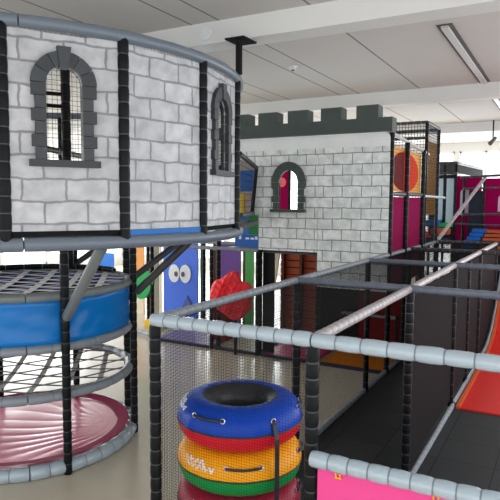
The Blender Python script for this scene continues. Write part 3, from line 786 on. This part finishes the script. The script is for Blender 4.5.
b = MB().m('black'); b.tube([(-4.55, 7.79, 0), (-4.55, 7.79, 1.1)], [.028, .028], 8); b.build('stand', None, co)
b = MB().m('dark_red'); b.box((-5.35, 8.3, 0.05), (-5.02, 8.6, .95)); tag(b.build('red_block', None, None, 0), 'deep red foam block left of the coral panel', 'block')

# under the castle: black posts, red slatted climbing wall, sheets added for the dark interior
uc = thing('slatted_climbing_wall', 'rust red slatted climbing wall under the castle opening', 'climbing wall', (-4.0, 9.3, 0))
for i in range(12): board(uc, 'slat', 'rust', (-4.55, 9.4, .1+.128*i), (-3.75, 9.44, .21+.128*i))
board(uc, 'backing', 'dark_red', (-4.55, 9.45, 0), (-3.75, 9.47, 1.63))
for x in (-4.5, -4.15, -3.78): board(uc, 'upright', 'brown', (x, 9.33, 0), (x+.05, 9.39, 1.62))
b = MB().m('cream'); b.prism([(-4.62, .9), (-4.5, 1.62), (-4.62, 1.62)], 0, .04, Matrix.Translation((0, 9.3, 0))); b.build('gusset', None, uc, 0)
ds = thing('dark_interior_sheets', 'maroon and black sheets added for the dark interior below the castle', 'screen', (-2.8, 9.6, 0))
board(ds, 'maroon_sheet', 'dark_red', (-3.7, 9.55, .05), (-2.3, 9.58, 1.6))
board(ds, 'dark_space_sheet', 'black_matt', (-3.62, 9.45, .05), (-3.25, 9.5, 1.6)); board(ds, 'dark_space_sheet', 'black_matt', (-2.65, 9.45, .05), (-2.25, 9.5, 1.6))
rail(ds, (-3.2, 8.9, .62), (-2.3, 8.9, .62), .028, 'foam_mid', .12); post(ds, -3.2, 8.9, 0, .66, .025); post(ds, -2.3, 8.9, 0, .66, .025)
board(ds, 'dark_space_sheet', 'black_matt', (-3.66, 9.02, .06), (-2.98, 9.04, 1.3))
board(ds, 'maroon_sheet', 'dark_red', (-2.95, 9.02, .06), (-2.22, 9.04, 1.3))
b = MB().m('black'); b.box((-4.19, 8.02, 0), (-4.0, 8.06, 1.64)); b.build('wide_post', None, ds, 0)
#, 'pale grey bench edge on the floor between castle and frame', 'bench', (-2.7, 7.5, 0))

# ------------------------------------------------------------------ netted bridge between turret and castle
br = thing('net_bridge', 'netted bridge with colourful panels linking the turret to the castle', 'bridge', (-4.0, 7.0, 2.1))
b = MB().m('black'); b.tube([(-3.55, 6.15, 2.99), (-4.22, 7.84, 2.925)], [.034, .034], 10); b.build('hand_rail', None, br)
b = MB().m('foam_char'); b.tube([(-3.5, 6.1, 2.24), (-4.27, 7.84, 2.225)], [.034, .034], 10); b.build('lower_rail', None, br)
b = MB().m('black'); b.tube([(-4.22, 7.84, 2.93), (-4.30, 7.85, 2.23)], [.03, .03], 10); b.build('end_post', None, br)
b = MB().m('foam_char'); b.quad((-3.5, 6.12, 2.12), (-4.2, 7.86, 2.12), (-4.9, 7.86, 2.12), (-4.35, 6.25, 2.12)); b.quad((-4.35, 6.25, 2.06), (-4.9, 7.86, 2.06), (-4.2, 7.86, 2.06), (-3.5, 6.12, 2.06)); b.quad((-3.5, 6.12, 2.06), (-4.2, 7.86, 2.06), (-4.2, 7.86, 2.12), (-3.5, 6.12, 2.12)); b.build('walkway', None, br, 0)
net(br, (-3.55, 6.15, 2.25), (-.71, 1.7, 0), (0, 0, .70), .085, .005)
b = MB().m('black'); b.tube([(-4.4, 6.3, 2.95), (-4.93, 7.84, 2.95)], [.03, .03], 8); b.build('hand_rail', None, br)
net(br, (-4.4, 6.3, 2.2), (-.53, 1.54, 0), (0, 0, .72), .07, .003)
# soft shapes in the castle room behind the bridge
simple('doorway_back_board', 'strap_t', -5.2, -4.42, 8.9, 1.7, 3.3, 'taupe board at the back of the bridge doorway')
simple('blue_net_pad', 'cobalt', -5.0, -4.62, 8.5, 2.58, 2.93, 'blue pad at the left of the bridge doorway', 'pad')
simple('violet_net_pad', 'purple', -4.615, -4.46, 8.5, 2.54, 2.90, 'violet pad right of the blue pad in the bridge doorway', 'pad')
simple('yellow_pad', 'yellow', -4.99, -4.70, 8.3, 2.22, 2.54, 'yellow pad below the blue one in the bridge doorway', 'pad')
simple('rose_pad', 'rose', -4.54, -4.36, 8.25, 2.22, 2.53, 'rose pink pad at the right of the bridge doorway', 'pad')
simple('green_door_pad', 'green_d', -4.42, -4.26, 7.97, 1.9, 2.2, 'deep green pad under the bridge end beside the stone wall', 'pad')
simple('blue_door_pad', 'blue_trim', -4.62, -4.425, 7.97, 1.9, 2.2, 'dark blue pad under the bridge end', 'pad')
bl = simple('blue_banner', 'cobalt', -4.66, -4.22, 7.95, 1.70, 1.895, 'light blue banner with white marks below the bridge', 'banner')
b = MB().m('white')
for (x, w, h) in ((-4.58, .04, .07), (-4.46, .06, .03), (-4.37, .06, .03), (-4.29, .04, .05)): b.box((x, 7.94, 1.82), (x+w, 7.949, 1.82+h))
b.build('white_marks', None, bl, 0)

# ------------------------------------------------------------------ far play structure at the right
fs = thing('far_play_structure', 'magenta walled play structure with black rails in the far right background', 'play structure', (-1, 13, 0))
def arch_board(name, m, x0, x1, y, z0, z1, holes, parent):
    hole = arch(holes[0], holes[1], holes[2], holes[3], 10) if holes else None
    return panel_with_hole(name, m, [(x0, z0), (x1, z0), (x1, z1), (x0, z1)], hole, .03, Matrix.Translation((0, y, 0)), parent)
arch_board('magenta_panel', 'magenta', -2.14, -1.64, 12.9, 1.2, 2.98, (-1.96, .10, 2.16, 2.62), fs)
arch_board('magenta_panel', 'magenta', -1.60, -1.10, 12.9, 1.2, 2.92, (-1.22, .10, 2.24, 2.50), fs)
arch_board('magenta_panel', 'magenta', -1.10, -.3, 12.9, 1.2, 2.92, (-.7, .10, 2.24, 2.50), fs)
for (xa, xb) in ((-2.12, -1.80), (-1.36, -1.08)): board(fs, 'window_light_board', 'window_light', (xa, 13.0, 2.0), (xb, 13.02, 2.9))  # boards coloured as the light behind the arched openings
board(fs, 'navy_panel', 'navy', (-1.84, 12.6, 1.3), (-1.55, 12.63, 2.66))
for (xa, xb) in ((-2.48, -2.34), (-2.29, -2.15)): board(fs, 'window_light_board', 'window_light', (xa, 12.62, 1.98), (xb, 12.65, 2.92))  # pale strips in place of the bright gaps between the posts
board(fs, 'navy_panel', 'navy', (-2.62, 12.7, 1.62), (-2.13, 12.73, 3.0))
for x in (-2.60, -2.32, -2.10, -1.93, -1.55, -1.0): post(fs, x, 12.55, 0, 3.2 if x < -2 else 2.95, .026, 'black', .2)
for z, xa, xb in ((3.23, -2.64, -2.06), (3.02, -2.64, -2.06)): rail(fs, (xa, 12.5, z), (xb, 12.5, z), .028, 'foam_char', .2)
b = MB().m('foam_char'); b.box((-2.62, 12.54, 3.04), (-2.08, 12.56, 3.21)); b.build('header', None, fs, 0)
rail(fs, (-2.07, 12.5, 3.22), (-2.07, 16.4, 3.3), .028, 'foam_char', .2)
b = MB().m('black_matt'); b.quad((-2.07, 12.5, 3.02), (-2.07, 16.4, 3.08), (-2.07, 16.4, 3.28), (-2.07, 12.5, 3.2)); b.quad((-2.08, 12.5, 3.2), (-2.08, 16.4, 3.28), (-2.08, 16.4, 3.08), (-2.08, 12.5, 3.02)); b.build('side_header', None, fs, 0)
rail(fs, (-2.0, 12.45, 2.93), (-.3, 12.45, 3.0), .024, 'foam_char', .2)
rail(fs, (-1.93, 12.45, 2.70), (-.3, 12.45, 2.74), .02, 'foam_char', .2)
rail(fs, (-1.93, 12.45, 2.18), (-.3, 12.45, 2.22), .024, 'foam_char', .2)
rail(fs, (-2.1, 12.45, 1.99), (-.3, 12.45, 1.95), .02, 'foam_char', .2)
# dark space beneath, stood in for by a black sheet
board(fs, 'dark_space_sheet', 'black_matt', (-2.1, 12.7, .05), (-.3, 12.73, 1.6))
st = thing('striped_steps', 'blue and orange brown steps on the far structure at the right edge', 'steps', (-1.4, 12.2, 1.5))
for i in range(5):
    z = 1.53+.075*i; y = 12.0+.05*i
    board(st, 'blue_step', 'cobalt', (-1.86+.04*i, y, z), (-1.60+.04*i, y+.35, z+.07)); board(st, 'orange_step', 'rust', (-1.55+.03*i, y, z), (-.7, y+.35, z+.055))
board(st, 'support', 'black_matt', (-1.8, 12.1, 0), (-.8, 12.5, 1.52))
# pads on the upper level behind the lookout
simple('blue_pad', 'cobalt', -2.80, -2.35, 12.2, 1.93, 2.06, 'small blue pad on the far deck behind the lookout posts', 'pad', .4)
simple('green_pad', 'leaf_green', -2.40, -2.12, 12.3, 1.92, 2.0, 'small green and white pad right of the blue pad on the far deck', 'pad', .3)
simple('orange_pad', 'rust', -2.46, -2.12, 12.0, 1.78, 1.90, 'small orange pad on the far deck below the green pad', 'pad', .3)
b = MB().m('rose'); b.prism([(-2.74, 1.72), (-2.46, 1.72), (-2.74, 1.98)], 0, .3, Matrix.Translation((0, 11.9, 0))); tag(b.build('pink_wedge', None, None, 0), 'pink wedge on the far deck left of the orange pad', 'wedge')
dk = thing('far_deck', 'dark raised deck that carries the small coloured pads', 'deck', (-2.4, 12.2, 0))
board(dk, 'deck', 'navy', (-2.85, 11.85, 1.6), (-2.08, 12.6, 1.715)); 
for x in (-2.8, -2.1): post(dk, x, 12.4, 0, 1.62, .025)

# ------------------------------------------------------------------ light, camera
w = bpy.data.worlds.new('World'); sc.world = w; w.use_nodes = True
bg = w.node_tree.nodes['Background']; bg.inputs[0].default_value = (.95, .975, 1, 1); bg.inputs[1].default_value = 2.3
def area(name, loc, rot, sx, sy, e, col=(1, 1, 1)):
    l = bpy.data.lights.new(name, 'AREA'); l.shape = 'RECTANGLE'; l.size = sx; l.size_y = sy; l.energy = e; l.color = col
    o = bpy.data.objects.new(name, l); C.objects.link(o); o.location = loc; o.rotation_euler = rot; return o
area('daylight_back', (-5, Y1+.5, 2.2), (math.radians(90), 0, PI), 18, 3.4, 1100, (.93, .97, 1))
area('daylight_left', (X0-.5, 6.5, 2.2), (math.radians(90), 0, -PI/2), 18, 3.4, 1100, (.95, .98, 1))

cd = bpy.data.cameras.new('Camera'); cam = bpy.data.objects.new('Camera', cd); C.objects.link(cam)
cd.sensor_width = 36; cd.lens = 36*580/500; cd.clip_start = .05; cd.clip_end = 100
R = Matrix.Rotation(.504, 4, 'Z') @ Matrix.Rotation(PI/2-.082, 4, 'X') @ Matrix.Rotation(.006, 4, 'Z')
cam.matrix_world = Matrix.Translation((0, 0, H)) @ R
sc.camera = cam
vs = sc.view_settings; vs.view_transform = 'Standard'; vs.look = 'None'; vs.gamma = 1; vs.use_curve_mapping = False; vs.exposure = 0.0
